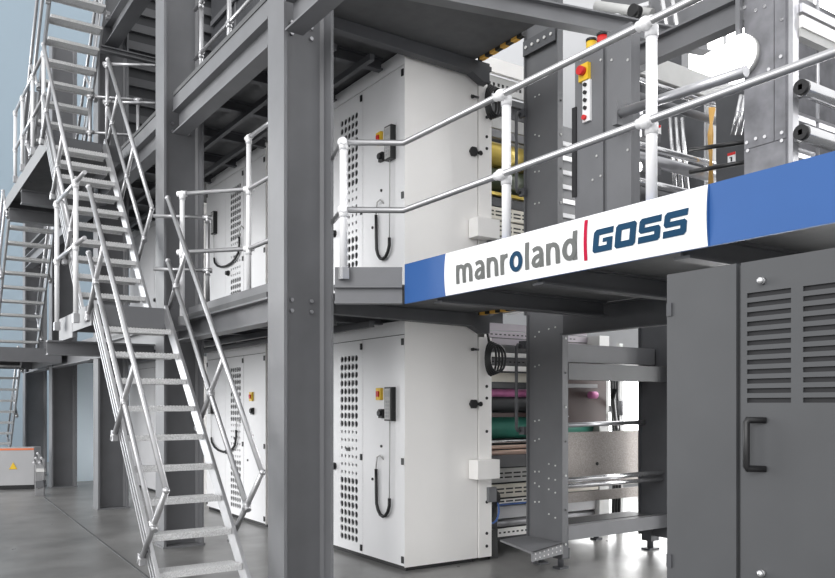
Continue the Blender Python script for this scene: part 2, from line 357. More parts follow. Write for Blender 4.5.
# ================================================================= STAIRS
def stair(label, X0, X1, Y, z, n, run, rise, sgn, posts_k, left_k=None, railtop=.86, rails=(True,True), ends=None):
    """first tread nosing at (Y,z); climbs along sgn*Y"""
    t = thing('stair_flight', label, 'stairs', ((X0+X1)/2, Y, z-rise))
    sl = V((0, sgn*run, rise)).normalized(); nr = V((0, -sgn*rise, run)).normalized()
    def P(x, k_): return V((x, Y+sgn*run*k_, z+rise*k_))
    for x in (X0, X1):
        s_ = 1 if x == X0 else -1
        a_, b_ = P(x,-1.02)-nr*.045, P(x,n)-nr*.045
        f = MB().beam(a_, b_, .012, .13, up=nr)
        for e_ in (-.058,0,.058): f.beam(a_-V((s_*.012,0,0))+nr*e_, b_-V((s_*.012,0,0))+nr*e_, .022, .02, up=nr)
        f.build('stringer', 'alu', t)
    for i in range(n):
        q_ = P(0,i); y0, y1 = q_.y, q_.y+sgn*.225; f = MB()
        f.box((X0+.008,y0,q_.z-.045),(X1-.008,y0+sgn*.012,q_.z))
        f.box((X0+.008,y0+sgn*.012,q_.z-.028),(X1-.008,y1,q_.z-.004))
        f.box((X0+.008,y1-sgn*.012,q_.z-.045),(X1-.008,y1,q_.z-.028))
        m_ = int((X1-X0)/.028)
        for j in range(m_):                       # raised grip teeth along the nosing
            x = X0+.02+j*(X1-X0-.04)/(m_-1); f.box((x-.006,y0+sgn*.002,q_.z),(x+.006,y0+sgn*.022,q_.z+.006))
        f.build('tread', 'tread', t)
    for x, on in ((X0-.045,rails[0]),(X1+.045,rails[1])):
        if not on: continue
        B = [P(x,k_)-nr*.15 for k_ in (left_k if left_k and x < X0 else posts_k)]
        top = [b_+nr*railtop for b_ in B]; mid = [b_+nr*railtop*.5 for b_ in B]
        ye = ends if ends else None              # rails run up to this Y on the landing
        te = top[-1]+sl*(abs(ye-top[-1].y)/abs(sl.y)) if ye else top[-1]
        me_ = mid[-1]+sl*(abs(ye-mid[-1].y)/abs(sl.y)) if ye else mid[-1]
        r0 = MB().tube([top[0], te], .022); r0.ball(top[0], .026); r0.ball(te, .028)
        r0.build('handrail', 'alu', t)
        m0 = MB().tube([mid[0], me_], .022); m0.ball(me_, .027); m0.build('mid_rail', 'alu', t)
        for i, b_ in enumerate(B):
            f = MB().tube((b_-nr*.03, b_+nr*(railtop*(1 if i < len(B)-1 or True else .5))), .022)
            f.tube((mid[i]-nr*.045, mid[i]+nr*.045), .027); f.tube((mid[i]-sl*.045, mid[i]+sl*.045), .027)
            f.tube((b_-nr*.05, b_+nr*.04), .03); f.box(tuple(b_-V((.022,.035,.045))), tuple(b_+V((.022,.035,.045))))
            f.build('rail_post', 'alu', t)
    return t
L1 = 8.07
stair('lowest aluminium stair flight rising from the concrete floor', 1.735, 2.40, 6.01, .336, 9, .229, .2487, 1, (1.05,4.7,9.0), (.7,4.4,8.9), ends=8.13)
stair('middle stair flight directly above the lower landing', 1.735, 2.40, 8.755, 2.749, 10, .1888, .2197, 1, (2.3,6.2,10.0), railtop=.82, ends=10.66)
stair('topmost stair flight seen from below at the upper left', 1.89, 2.55, 12.9, 5.17, 14, .185, .222, -1, (.5,4,8,12), railtop=.85)
stair('far stair flight below the upper landing at the left edge', 1.82, 2.50, 16.45, 2.77, 10, .2, .222, -1, (.6,5,9), railtop=.8)
stair('far lowest stair flight behind the grey box at the left edge', 1.78, 2.46, 20.2, .28, 10, .2, .235, -1, (.6,5,9), railtop=.8)
def landing(label, X0, X1, Y0, Y1, z, h=.15, m='steel'):
    t = thing('stair_landing', label, 'landing', ((X0+X1)/2,Y0,z-h))
    MB().box((X0+.01,Y0+.01,z-.03),(X1-.01,Y1-.01,z)).build('floor_plate', 'deck', t)
    f = MB().box((X0,Y0,z-h),(X1,Y0+.01,z+.004)).box((X0,Y1-.01,z-h),(X1,Y1,z+.004)).box((X0,Y0+.01,z-h),(X0+.01,Y1-.01,z+.004)).box((X1-.01,Y0+.01,z-h),(X1,Y1-.01,z+.004))
    f.build('edge_channel', m, t)
    return t
l1 = landing('lower stair landing joining the first floor', 1.70, 2.62, L1, 8.95, 2.555, .2)
MB().prism([(1.70,8.96,2.55),(1.70,8.96,2.3),(1.70,9.7,2.3),(1.70,9.7,2.55)], (.05,0,0)).build('side_plate', 'steel', l1)
MB().ibeam((1.55,9.55,2.30),(2.71,9.55,2.30), .12, .16).build('support_beam', 'steel', l1)
l2 = landing('upper stair landing at the upper left', 1.73, 2.62, 10.72, 14.4, 4.92, .2, 'steel_mid')
MB().ibeam((1.75,12.9,4.72),(2.71,12.9,4.72), .14, .2).build('support_beam', 'steel', l2)
MB().ibeam((1.75,14.2,4.72),(2.71,14.2,4.72), .14, .2).build('support_beam', 'steel', l2)
landing('far stair landing at the left edge', 1.4, 2.69, 15.1, 18.3, 2.56, .24)
# ================================================================= WHITE CABINETS
def sheet_holes(f, X, Y0, Y1, z0, z1, holes, r):
    """sheet in plane X with round holes punched on a regular grid; holes = (ys, zs)"""
    ysx, zsx, rad = holes
    def q(y0,z0_,y1,z1_):
        if y1-y0 < 1e-5 or z1_-z0_ < 1e-5: return
        f.bm.faces.new([f.bm.verts.new(p) for p in ((X,y0,z0_),(X,y1,z0_),(X,y1,z1_),(X,y0,z1_))])
    dy = abs(ysx[1]-ysx[0]); dz = abs(zsx[1]-zsx[0])
    ya, yb = min(ysx)-dy/2, max(ysx)+dy/2; za, zb = min(zsx)-dz/2, max(zsx)+dz/2
    q(Y0,z0,Y1,za); q(Y0,zb,Y1,z1); q(Y0,za,ya,zb); q(yb,za,Y1,zb)
    for zc in zsx:
        for yc in ysx:
            rr = rad(zc); N = 12; out = []; inn = []; dep = []
            for i in range(N):
                a_ = 2*math.pi*(i+.5)/N; cx, cz = math.cos(a_), math.sin(a_); mm = max(abs(cx), abs(cz))
                if i in (1,4,7,10): sx_, sz_ = (1 if cx > 0 else -1), (1 if cz > 0 else -1)
                else: sx_, sz_ = cx/mm, cz/mm
                out.append(f.bm.verts.new((X,yc+sx_*dy/2,zc+sz_*dz/2))); inn.append(f.bm.verts.new((X,yc+cx*rr,zc+cz*rr))); dep.append(f.bm.verts.new((X+.012,yc+cx*rr,zc+cz*rr)))
            for i in range(N):
                j = (i+1) % N; f.bm.faces.new((out[i],out[j],inn[j],inn[i])); f.bm.faces.new((inn[i],inn[j],dep[j],dep[i]))
def cabinet(label, Y0, Y1, zb, zt, mirror, seam, sideX=5.05, estop=True, perf=True, door_m='white'):
    X = 4.17
    t = thing('electrical_cabinet', label, 'cabinet', ((X+sideX)/2,(Y0+Y1)/2,zb), 'white machine cabinets')
    fl = lambda y: y if not mirror else y      # positions are given from the near edge
    z0 = zb+.05
    MB().box((X+.03,Y0+.03,zb),(sideX-.03,Y1-.02,z0)).build('plinth', 'black', t)
    MB().box((X+.02,Y0+.006,z0),(sideX,Y1-.004,zt)).build('housing', 'dark', t)
    MB().box((X+.001,Y0,z0-.01),(sideX,Y0+.006,zt)).build('side_panel', 'panelwhite', t)
    MB().box((X,Y0+.004,seam+.004),(X+.018,Y1,zt)).build('head_panel', door_m, t)
    W = [(.004,.79,'plain'),(.796,1.52,'perf'),(1.526,Y1-Y0-.004,'plain')] if not mirror else [(.004,.74,'plain'),(.746,1.42,'perf'),(1.426,Y1-Y0-.004,'plain')]
    for a_, b_, kd in W:
        ya, yb = Y0+a_, Y0+b_
        f = MB()
        if kd == 'perf' and perf:
            c0 = ya+.135 if not mirror else ya+.14
            ysx = [c0+i*.078 for i in range(5)]
            zsx = [z0+.13+i*(1.90/22) for i in range(23)]
            m0, m1 = zsx[8], zsx[13]
            sheet_holes(f, X, ya, yb, z0, seam-.004, (ysx, zsx, lambda zc: .019 if m0-.01 < zc < m1+.01 else .034), 0)
            f.box((X+.012,ya,z0),(X+.018,ya+.02,seam-.004)).box((X+.012,yb-.02,z0),(X+.018,yb,seam-.004))
        else: f.box((X,ya,z0),(X+.018,yb,seam-.004))
        d = f.build('door', door_m, t)
        yk = ya+.025 if kd == 'perf' else (ya+.03 if (ya-Y0) < .1 else yb-.03)
        for zz in (seam-.07, z0+1.0, z0+.06):
            MB().box((X-.010,yk-.018,zz-.032),(X,yk+.018,zz+.032)).build('latch', 'black', d)
        if kd == 'perf':
            zz = z0+1.0
            MB().cyl((X-.05,yb-.12,zz-.13),(X-.001,yb-.12,zz-.13), .03, 12).cyl((X-.02,yb-.12,zz-.13),(X-.001,yb-.12,zz-.13), .04, 12).build('knob', 'black', d)
            MB().box((X-.008,ya+.26,zz+.05),(X-.001,ya+.34,zz+.085)).build('slot_lock', 'black', d)
    if estop:
        ye = Y0+.44; ze = z0+1.65
        e = MB().box((X-.03,ye-.045,ze-.06),(X,ye+.045,ze+.06)).build('stop_switch', 'yellow', t)
        MB().box((X-.045,ye-.022,ze-.028),(X-.03,ye+.022,ze+.028)).build('switch_lever', 'red', e)
        MB().box((X-.03,ye-.07,ze-.24),(X,ye+.0,ze-.15)).cyl((X-.05,ye-.035,ze-.19),(X-.03,ye-.035,ze-.19), .03, 12).build('rotary_switch', 'black', t)
        MB().cyl((X-.012,ye-.02,ze-.52),(X,ye-.02,ze-.52), .014, 10).build('screw', 'black', t)
        MB().cyl((X-.012,ye+.15,ze-.86),(X,ye+.15,ze-.86), .014, 10).build('screw', 'black', t)
    return t
def side_fit(t, zb, box_z):
    """hinge strip, knob and junction box on the near side panel of the cabinet beside the press"""
    Y0 = 6.38
    f = MB().box((5.06,Y0-.012,zb+.04),(5.225,Y0+.02,zb+2.28)); st_ = f.build('hinge_strip', 'panelwhite', t)
    for i, zz in enumerate((.15,.28,.6,.9,1.32,1.66,1.78,1.98,2.12)):
        c = V((5.16,Y0-.012,zb+zz)); MB().cyl(c, c+V((0,-.006,0)), .016, 10).build('bolt_hole', 'black', st_)
    c = V((4.99,Y0,zb+1.60)); MB().cyl(c+V((0,-.03,0)), c, .05, 6).cyl(c+V((.09,-.02,0)), c+V((.09,0,0)), .025, 10).build('side_knob', 'black', t)
    c = V((4.98,Y0,zb+2.15)); MB().cyl(c+V((0,-.03,0)), c, .016, 10).cyl(c+V((.06,-.03,0)), c+V((-.03,-.03,0)), .012, 10).build('side_latch', 'black', t)
    MB().box((4.93,Y0-.16,zb+box_z),(5.21,Y0-.013,zb+box_z+.19)).build('junction_box', 'panelwhite', t)
    MB().box((5.16,Y0-.05,zb+.6),(5.26,Y0-.013,zb+.75)).build('hinge', 'steel', t)
c1 = cabinet('white lower cabinet with punched holes and handset, right of the nearest column', 6.38, 8.62, 0, 2.40, False, 2.265); side_fit(c1, 0, .85)
c1u = cabinet('white upper cabinet with punched holes and handset, behind the rail right of the nearest column', 6.38, 8.62, 2.547, 4.985, False, 4.84); side_fit(c1u, 2.547, .72)
cabinet('white lower cabinet with punched holes and yellow switch, seen through the stair handrail', 9.67, 11.9, 0, 2.40, True, 2.265)
cabinet('white upper cabinet with punched holes, left of the nearest column above the stair rail', 9.67, 11.9, 2.547, 4.985, True, 4.84, estop=False)
cabinet('plain lower cabinet farther back behind the stair, shade painted into its grey doors', 13.15, 16.4, 0, 2.40, False, 2.265, estop=False, perf=False, door_m='boxgrey')  # grey doors on a white cabinet: its shade is put into the colour
cabinet('plain upper cabinet farther back behind the middle stair, shade painted into its grey doors', 13.15, 16.4, 2.547, 4.985, False, 4.84, estop=False, perf=False, door_m='boxgrey')  # upper doors carry the same painted shade
def handset(label, Y, zc, zb, hang, drop=1.12):
    X = 4.17
    t = thing('handset', label, 'handset', (X-.06,Y,zc), 'control handsets hung on the cabinets')
    f = MB().box((X-.055,Y-.062,zc-.165),(X-.001,Y+.062,zc+.165)); o = f.build('case', 'black', t)
    kp = MB().box((X-.062,Y-.046,zc-.15),(X-.055,Y+.046,zc+.15)).build('keypad', 'lightgrey', t)
    for i in range(5):
        for j in range(2): MB().box((X-.067,Y-.035+j*.04,zc-.13+i*.035),(X-.062,Y-.005+j*.04,zc-.108+i*.035)).build('key', 'boxgrey', kp)
    MB().box((X-.066,Y-.035,zc+.07),(X-.062,Y+.035,zc+.13)).build('display', 'boxgrey', kp)
    pts = []
    ax, bx = Y, Y+hang                          # cord hangs from the handset to a hook
    zt0, zt1, zl_ = zc-.165, zc-.75*drop/1.12, zc-drop; q3 = drop/1.12
    pts += [(X-.03,ax,zt0),(X-.03,ax+.002*(1 if hang > 0 else -1),zt0-.3*q3),(X-.03,ax+.01*(1 if hang > 0 else -1),zl_+.2)]
    for i in range(1,8):
        a_ = math.pi*i/8; pts.append((X-.03, (ax+bx)/2-(bx-ax)/2*math.cos(a_), zl_+.2-.19*math.sin(a_)))
    pts += [(X-.03,bx-.005,zl_+.25),(X-.03,bx,zt1+.1),(X-.03,bx-.02,zt1+.22),(X-.03,bx-.08,zt1+.24),(X-.001,bx-.1,zt1+.2)]
    MB().tube(pts[:3], .006, 8).build('thin_lead', 'lightgrey', t)
    MB().tube(pts[2:-3], .016, 8).build('coiled_cord', 'black', t)
    MB().tube(pts[-4:], .007, 8).build('hook_wire', 'lightgrey', t)
    return t
handset('black handset on the lower white cabinet right of the nearest column', 6.60, 1.60, 0, .26)
handset('black handset on the upper white cabinet behind the rail', 6.60, 4.14, 2.547, .26)
handset('black handset on the upper cabinet left of the nearest column', 11.5, 4.28, 2.547, -1.0, .72)
handset('handset behind the stair rail on the lower cabinet left of the nearest column', 11.62, 1.62, 0, -1.0, .72)
# ================================================================= TOWER FRAME (crossbars between two posts)
tw = thing('press_tower', 'dark grey bolted press frame with crossbars right of the lower white cabinet', 'machine frame', (6.2,5.8,0))
def hpost(X, Ya, Yb, z0, z1, dx=.12):
    f = MB(); f.box((X,Ya,z0),(X+dx,Ya+.014,z1)); f.box((X,Yb-.014,z0),(X+dx,Yb,z1)); f.box((X+.03,Ya+.014,z0),(X+.045,Yb-.014,z1)); return f
pa = hpost(5.45,5.575,6.09,.12,2.5,.075).build('upright', 'steel_mid', tw)
hpost(5.45,5.64,6.13,2.5,5.6,.07).build('upright', 'steel_mid', tw)
random.seed(11)
for yy, zz in [(5.99-.06*(i%2), z_) for z_ in (.62,.78,.92,1.25,1.42,2.0,2.3,2.9,3.2,3.6,3.95,4.3,4.7) for i in range(2)]+[(5.70+.09*(i%2), z_) for z_ in (.52,.74,.86,1.0,2.35,2.5,3.1) for i in range(2)]:
    c = V((5.48, yy, zz+random.uniform(-.03,.03))); MB().cyl(c+V((-.008,0,0)), c, .009, 6).build('bolt', 'lightgrey', pa)
for i in range(15):
    c = V((5.49, 5.575 if i < 7 else 5.64, .25+i*.33)); MB().cyl(c+V((0,-.008,0)), c, .011, 6).build('bolt', 'black' if i % 2 else 'lightgrey', pa)
for y in (5.62,5.9): MB().box((5.46,y,.0),(5.58,y+.1,.02)).cyl((5.52,y+.05,.02),(5.52,y+.05,.14), .03, 10).box((5.47,y-.01,.1),(5.58,y+.11,.2)).build('levelling_foot', 'steel_dk', tw)
f = MB().prism([(5.445,5.56,.27),(5.445,6.09,.27),(5.07,6.05,.27),(4.87,5.36,.27)], (0,0,-.02)).prism([(5.445,5.56,.27),(4.87,5.36,.27),(4.87,5.36,.185),(5.445,5.56,.165)], (-.005,.014,0))
bk = f.build('step_bracket', 'steel', tw)
for i in range(7):
    for j in range(2):
        c = V((4.92+i*.078, 5.379+.0271*i, .248-j*.042)); MB().cyl(c+V((.002,-.006,0)), c+V((0,.006,0)), .008, 6).build('bolt', 'lightgrey', bk)
pb = hpost(7.0,5.4,5.98,.16,5.6).build('upright', 'steel_dk', tw)
for y in (5.45,5.8): MB().box((6.98,y,.0),(7.14,y+.12,.02)).cyl((7.06,y+.06,.02),(7.06,y+.06,.2), .035, 10).box((7.0,y,.1),(7.13,y+.13,.26)).build('levelling_foot', 'steel_dk', tw)
for z0, z1, nm, y in ((1.835,1.995,'crossbar',5.57),(.285,.42,'crossbar',5.57)):
    MB().box((5.526,y,z0),(6.998,y+.012,z1)).box((5.526,y+.012,z0),(6.998,y+.1,z0+.012)).box((5.526,y+.012,z1-.012),(6.998,y+.1,z1)).build(nm, 'cab_grey' if z0 > 1 else 'steel', tw)
MB().box((5.526,5.75,2.02),(6.998,5.95,2.20)).build('crossbar', 'steel', tw)
MB().box((5.526,5.8,.36),(6.998,6.1,.40)).build('lower_shelf', 'steel_dk', tw)
MB().cyl((5.526,5.66,.855),(6.998,5.66,.862), .026, 14).build('tie_rod', 'chrome', tw)
MB().cyl((5.526,5.66,.80),(6.998,5.66,.79), .022, 14).build('tie_rod', 'chrome', tw)
MB().cyl((5.526,5.9,1.38),(6.998,5.9,1.40), .024, 14).build('tie_rod', 'steelbare', tw)
f = MB().box((5.58,6.12,.70),(7.25,6.14,1.30)).box((5.58,6.12,.55),(7.25,6.14,.66)); o = f.build('perforated_guard', 'perf', tw)
c = V((6.5,6.12,.95)); MB().cyl(c+V((0,-.006,0)), c, .02, 10).build('lock', 'black', o)
st_ = thing('terminal_rack', 'narrow rack of pale strips between the dark upright and the control cabinet', 'rack', (6.5,6.9,2.547))
MB().box((6.45,6.9,2.547),(7.1,7.0,4.9)).build('frame', 'steel_dk', st_)
for i in range(9): MB().box((6.5,6.87,3.3+i*.17),(7.0,6.898,3.35+i*.17)).build('strip', 'label' if i % 3 == 1 else 'boxgrey', st_)
f = MB().prism([(5.443,6.12,5.12),(5.443,5.66,5.12),(5.443,5.66,5.27),(5.443,6.12,5.27)], (-.012,0,0)); gp = f.build('gusset_plate', 'steel_dk', tw)
for i in range(5): c = V((5.43,5.71+i*.09,5.195)); MB().cyl(c+V((-.012,0,0)), c+V((.003,0,0)), .016, 8).build('bolt', 'lightgrey', gp)
# grab handles beside the upright
for z0, z1 in ((1.33,2.2),(3.75,4.55)):
    f = MB().tube(((5.43,6.15,z0),(5.39,6.15,z0),(5.37,6.15,z0+.03),(5.37,6.15,z1-.03),(5.39,6.15,z1),(5.43,6.15,z1)), .016, 10)
    f.box((5.42,6.09,z0-.04),(5.45,6.17,z0+.04)).box((5.42,6.09,z1-.04),(5.45,6.17,z1+.04)); f.build('grab_handle', 'steel_dk', tw)
# ================================================================= PRINTING UNITS (rollers between cabinet and frame)
def unit(label, rows, zb, zt, xe):
    t = thing('printing_unit', label, 'printing machine', (6.2,7.2,zb), 'printing units')
    MB().box((5.27,7.25,zb),(xe,8.6,zt)).build('housing', 'steel_dk', t)
    MB().box((5.235,6.5,zb+.12),(5.27,8.6,zt)).build('side_frame', 'panelwhite', t)
    MB().box((xe,6.55,zb+.12),(xe+.16,8.6,zt)).build('side_frame', 'lightgrey', t)
    for x in (5.4,xe+.05):
        for y in (6.65,8.3): MB().cyl((x,y,zb),(x,y,zb+.13), .03, 8).box((x-.05,y-.05,zb),(x+.05,y+.05,zb+.02)).build('levelling_foot', 'steel_dk', t)
    for (ya, yb, kd, m_, Y) in rows:
        z1, z0 = at(508, ya, Y=Y).z, at(508, yb, Y=Y).z
        if kd == 'roller':
            r = (z1-z0)/2; MB().cyl((5.272,Y+r,(z0+z1)/2),(xe-.002,Y+r,(z0+z1)/2), r, 28).build('roller', m_, t)
        elif kd == 'bar': MB().box((5.272,Y,z0),(xe-.002,Y+.05,z1)).build('crossbar', m_, t)
        else:
            b_ = MB().box((5.272,Y,z0),(xe-.002,Y+.03,z1)).build('panel', m_, t)
            if kd in ('slots','dots'):
                f = MB(); hz = z1-z0
                for i in range(int((xe-5.4)/.125)):
                    x = 5.33+i*.125
                    if kd == 'slots':
                        for fr in ((.35,.65) if hz > .12 else (.5,)): f.box((x,Y-.002,z0+hz*fr-.008),(x+.1,Y,z0+hz*fr+.008))
                    else:
                        for k2 in range(2): f.box((x+k2*.06,Y-.002,z0+hz*.4),(x+k2*.06+.03,Y,z0+hz*.6))
                f.build('slot_row', 'black', b_)
    return t
lo = unit('lower press unit with green and magenta rollers between the white cabinet and the dark frame', (
  (324,331,'panel','mauve',6.75),(332,338,'dots','mauve',6.74),(339,345,'panel','mauve',6.75),(346,352,'bar','black',6.62),(353,357,'bar','lightgrey',6.62),
  (359,365,'dots','steel',6.72),(366,371,'bar','panelwhite',6.66),(373,382,'panel','cream',6.72),(383,388,'bar','rubber',6.66),(389,397,'roller','pink',6.7),(398,412,'roller','rubber',6.66),
  (413,417,'bar','brown',6.62),(417,439,'roller','green',6.64),(440,443,'roller','chrome',6.62),(445,449,'roller','copper',6.6),(450,455,'roller','copper',6.58),(455,467,'panel','steel',6.56),(468,482,'slots','lightgrey',6.58),
  (484,497,'slots','cream',6.56),(499,503,'slots','panelwhite',6.56),(503.5,505,'bar','bluepipe',6.55),(506,518,'panel','boxgrey',6.6),(519,527,'roller','steelbare',6.62),(528,536,'dots','panelwhite',6.6)), 0, 2.4, 7.0)
hi = unit('upper press unit with yellow roller behind the rail post and the dark frame', (
  (62,76,'bar','panelwhite',6.62),(80,96,'dots','lightgrey',6.7),(99,105,'bar','rubber',6.62),(107,118,'panel','steel',6.72),(119,131,'panel','lightgrey',6.72),(132,140,'bar','steel',6.64),  # topmost white bar is bright skylight painted in as a pale crossbar
  (141,166,'roller','brass',6.66),(167,192,'roller','dkgreen',6.64),(194,197,'bar','brass',6.62),(200,208,'bar','rubber',6.6),(209,221,'slots','cream',6.58),(223,236,'slots','cream',6.58),(238,252,'panel','lightgrey',6.6)), 2.547, 5.0, 6.12)
# hoses and valve block beside the cabinet edge
def hoses(zc, label):
    f = MB()
    for i in range(4):
        rx, rz = .07+.012*i, .17-.01*i; pts = []
        for k_ in range(17):
            a_ = 2*math.pi*k_/16; pts.append((5.16+rx*math.cos(a_)+.02*i, 6.30-.012*i, zc+rz*math.sin(a_)))
        f.tube(pts, .011, 8, cap=False)
    f.tube(((5.16,6.32,zc+.15),(5.2,6.4,zc+.26),(5.23,6.5,zc+.3)), .014, 8)
    t = f.build('hose_loop', 'black'); return tag(t, label, 'hose')
hoses(2.06, 'coiled black hoses at the top edge of the lower white cabinet'); hoses(4.66, 'coiled black hoses at the top edge of the upper white cabinet')
def pump(zb, label):
    t = thing('drive_motor', label, 'motor', (5.33,6.47,zb), None)
    MB().cyl((5.30,6.42,zb+.62),(5.30,6.53,zb+.62), .09, 16).box((5.24,6.44,zb+.3),(5.36,6.52,zb+.72)).build('casing', 'black', t)
    f = MB(); pts = [(5.26+.09*math.cos(a_), 6.40, zb+.50+.13*math.sin(a_)) for a_ in [math.pi*.9+i*math.pi*1.3/10 for i in range(11)]]
    f.tube(pts, .010, 8); f.build('blue_hose', 'bluepipe', t)
    MB().box((5.25,6.42,zb),(5.35,6.52,zb+.3)).build('foot', 'black', t)
pump(0, 'black drive motor with blue hose at the foot of the lower press unit')
# window bay behind the frame: white posts and hoses
ba = thing('service_post', 'white drilled service post with hoses behind the frame crossbars', 'post', (7.45,6.9,0))
MB().box((7.30,6.8,0),(7.42,6.86,2.35)).build('post', 'panelwhite', ba)
MB().box((7.62,6.8,0),(7.68,6.86,2.35)).build('post', 'lightgrey', ba)
for i in range(12):
    c = V((7.36,6.8,.3+i*.16)); MB().cyl(c+V((0,-.006,0)), c, .014, 8).build('bolt_hole', 'black', ba)
for i in range(3): MB().tube(((7.48+i*.05,6.78,.12),(7.48+i*.05,6.75,1.0),(7.46+i*.045,6.78,1.7),(7.47+i*.05,6.8,2.3)), .022, 8).build('hose', 'black', ba)
f = MB().tube(((6.75,6.1,1.75),(6.95,6.3,1.65),(7.2,6.5,1.45),(7.46,6.7,1.3)), .025, 8); f.build('hose', 'black', ba)
MB().box((7.42,6.74,1.50),(7.62,6.80,1.58)).cyl((7.52,6.7,1.46),(7.52,6.7,1.64), .035, 10).build('clamp', 'steel', ba)
bp = thing('access_panel', 'dark brown panel with thin cable hung behind the upper crossbar', 'panel', (6.3,6.4,1.35))
MB().box((5.95,6.4,1.36),(6.95,6.44,2.05)).build('board', 'brown', bp)
MB().box((5.95,6.3,1.78),(6.7,6.4,1.82)).build('rail', 'boxgrey', bp)
MB().tube([(6.3+.2*math.cos(math.pi+math.pi*.55*i/8), 6.38, 1.78+.32*math.sin(math.pi+math.pi*.55*i/8)) for i in range(9)], .006, 6).build('cable', 'lightgrey', bp)
MB().cyl((6.62,6.34,1.7),(6.72,6.34,1.7), .04, 12).build('fitting', 'pink', bp)
# ================================================================= GREY CABINET AT THE RIGHT
XG = 2.54
gc = thing('machine_cabinet', 'large grey sheet-metal cabinet with louvred door in the right foreground', 'cabinet', (XG+.3,1.2,0))
MB().box((XG+.015,.30,.0),(3.2,2.02,2.095)).build('body', 'cab_grey', gc)
MB().box((XG-.006,1.722,.02),(XG+.015,2.023,2.1)).build('side_panel', 'cab_grey', gc)
Yd0, Yd1 = .55, 1.708
slots = []
for (ua, ub, zsrow) in ((747,791,0),(803,858,1)):
    slots.append((at(ub,300,X=XG).y, at(ua,300,X=XG).y))
zs_ = [at(769, 293+i*9.75, X=XG).z for i in range(12)]
f = MB(); hz = .0085
def rect(y0,y1,z0,z1): f.box((XG,y0,z0),(XG+.006,y1,z1))
(sa1, sb1), (sa2, sb2) = slots
zlo, zhi = zs_[-1]-hz, zs_[0]+hz
rect(Yd0,Yd1,.02,zlo); rect(Yd0,Yd1,zhi,2.1)
rect(sb1,Yd1,zlo,zhi); rect(sb2,sa1,zlo,zhi); rect(Yd0,sa2,zlo,zhi)
for i in range(11):
    rect(sa1,sb1,zs_[i+1]+hz/1,zs_[i]-hz); rect(sa2,sb2,zs_[i+1]+hz,zs_[i]-hz)
dr = f.build('door', 'cab_grey', gc)
MB().box((XG+.009,sa2-.03,zlo-.03),(XG+.0145,sb1+.03,zhi+.03)).build('louvre_backing', 'dark', dr)
f = MB(); ya, yb = at(754,420,X=XG).y, at(766,420,X=XG).y; z1, z0 = at(752,420,X=XG).z, at(752,468,X=XG).z
f.tube(((XG,yb,z1),(XG-.035,ya,z1),(XG-.045,ya,z1-.01),(XG-.045,ya,z0+.01),(XG-.035,ya,z0),(XG,yb,z0)), .011, 10)
f.build('handle', 'black', dr)
for v in (281, 573):
    c = at(763,v,X=XG); MB().cyl(c+V((-.015,0,0)), c, .013, 12).ball(c+V((-.015,0,0)), .013).build('screw', 'chrome', dr)
for v in (310,560):
    c = at(669,v,X=XG); MB().box((XG-.012,c.y-.02,c.z-.025),(XG-.006,c.y+.003,c.z+.025)).build('hinge', 'steel_dk', gc)
# ================================================================= CONTROL CABINET ON THE WALKWAY
XC = 4.2
def cy(u): return at(u,130,X=XC).y
ct = thing('control_cabinet', 'tall grey control cabinet with emergency stop and beacons behind the rail', 'cabinet', (XC+.15,cy(604),2.547))
zt = 4.11
MB().box((XC+.02,cy(631),2.547),(XC+.09,cy(575),zt)).build('body', 'steel', ct)
MB().box((XC,cy(603),2.58),(XC+.018,cy(575),zt-.02)).build('door', 'steel', ct)
MB().box((XC,cy(631),2.58),(XC+.018,cy(607),zt+.06)).build('door', 'steel', ct)
MB().box((XC-.012,cy(577),3.10),(XC,cy(573),3.75)).build('recess_strip', 'dark', ct)
c = at(586,73,X=XC); e = MB().box((XC-.03,c.y-.045,c.z-.06),(XC,c.y+.045,c.z+.06)).build('stop_plate', 'yellow', ct)
MB().cyl((XC-.07,c.y,c.z+.005),(XC-.03,c.y,c.z+.005), .032, 16).build('stop_button', 'red', e)
c0, c1 = at(588,81,X=XC), at(588,122,X=XC)
e = MB().box((XC-.02,c1.y-.035,c1.z),(XC,c1.y+.035,c0.z)).build('button_strip', 'label', ct)
for i in range(4):
    z_ = c0.z-.03-i*.055; MB().cyl((XC-.035,c1.y+.005,z_),(XC-.02,c1.y+.005,z_), .014, 10).build('button', 'black', e)
MB().cyl((XC-.04,c1.y+.01,c1.z+.03),(XC-.02,c1.y+.01,c1.z+.03), .018, 10).build('button', 'red', e)
for u, m_, nm in ((586,'yellow','yellow beacon'),(597,'red','red beacon')):
    y = cy(u); b_ = MB().cyl((XC+.055,y,zt),(XC+.055,y,zt+.09), .038, 16).build('beacon_lamp', m_, ct); lab(b_, nm)
    MB().cyl((XC+.055,y,zt+.09),(XC+.055,y,zt+.11), .04, 16).build('beacon_cap', 'black', b_)
for u, v in ((581,60),(601,60),(601,176),(593,180),(612,60),(628,150),(628,60),(597,156)):
    c = at(u,v,X=XC); MB().cyl((XC-.006,c.y,c.z),(XC,c.y,c.z), .009, 8).build('screw', 'lightgrey', ct)
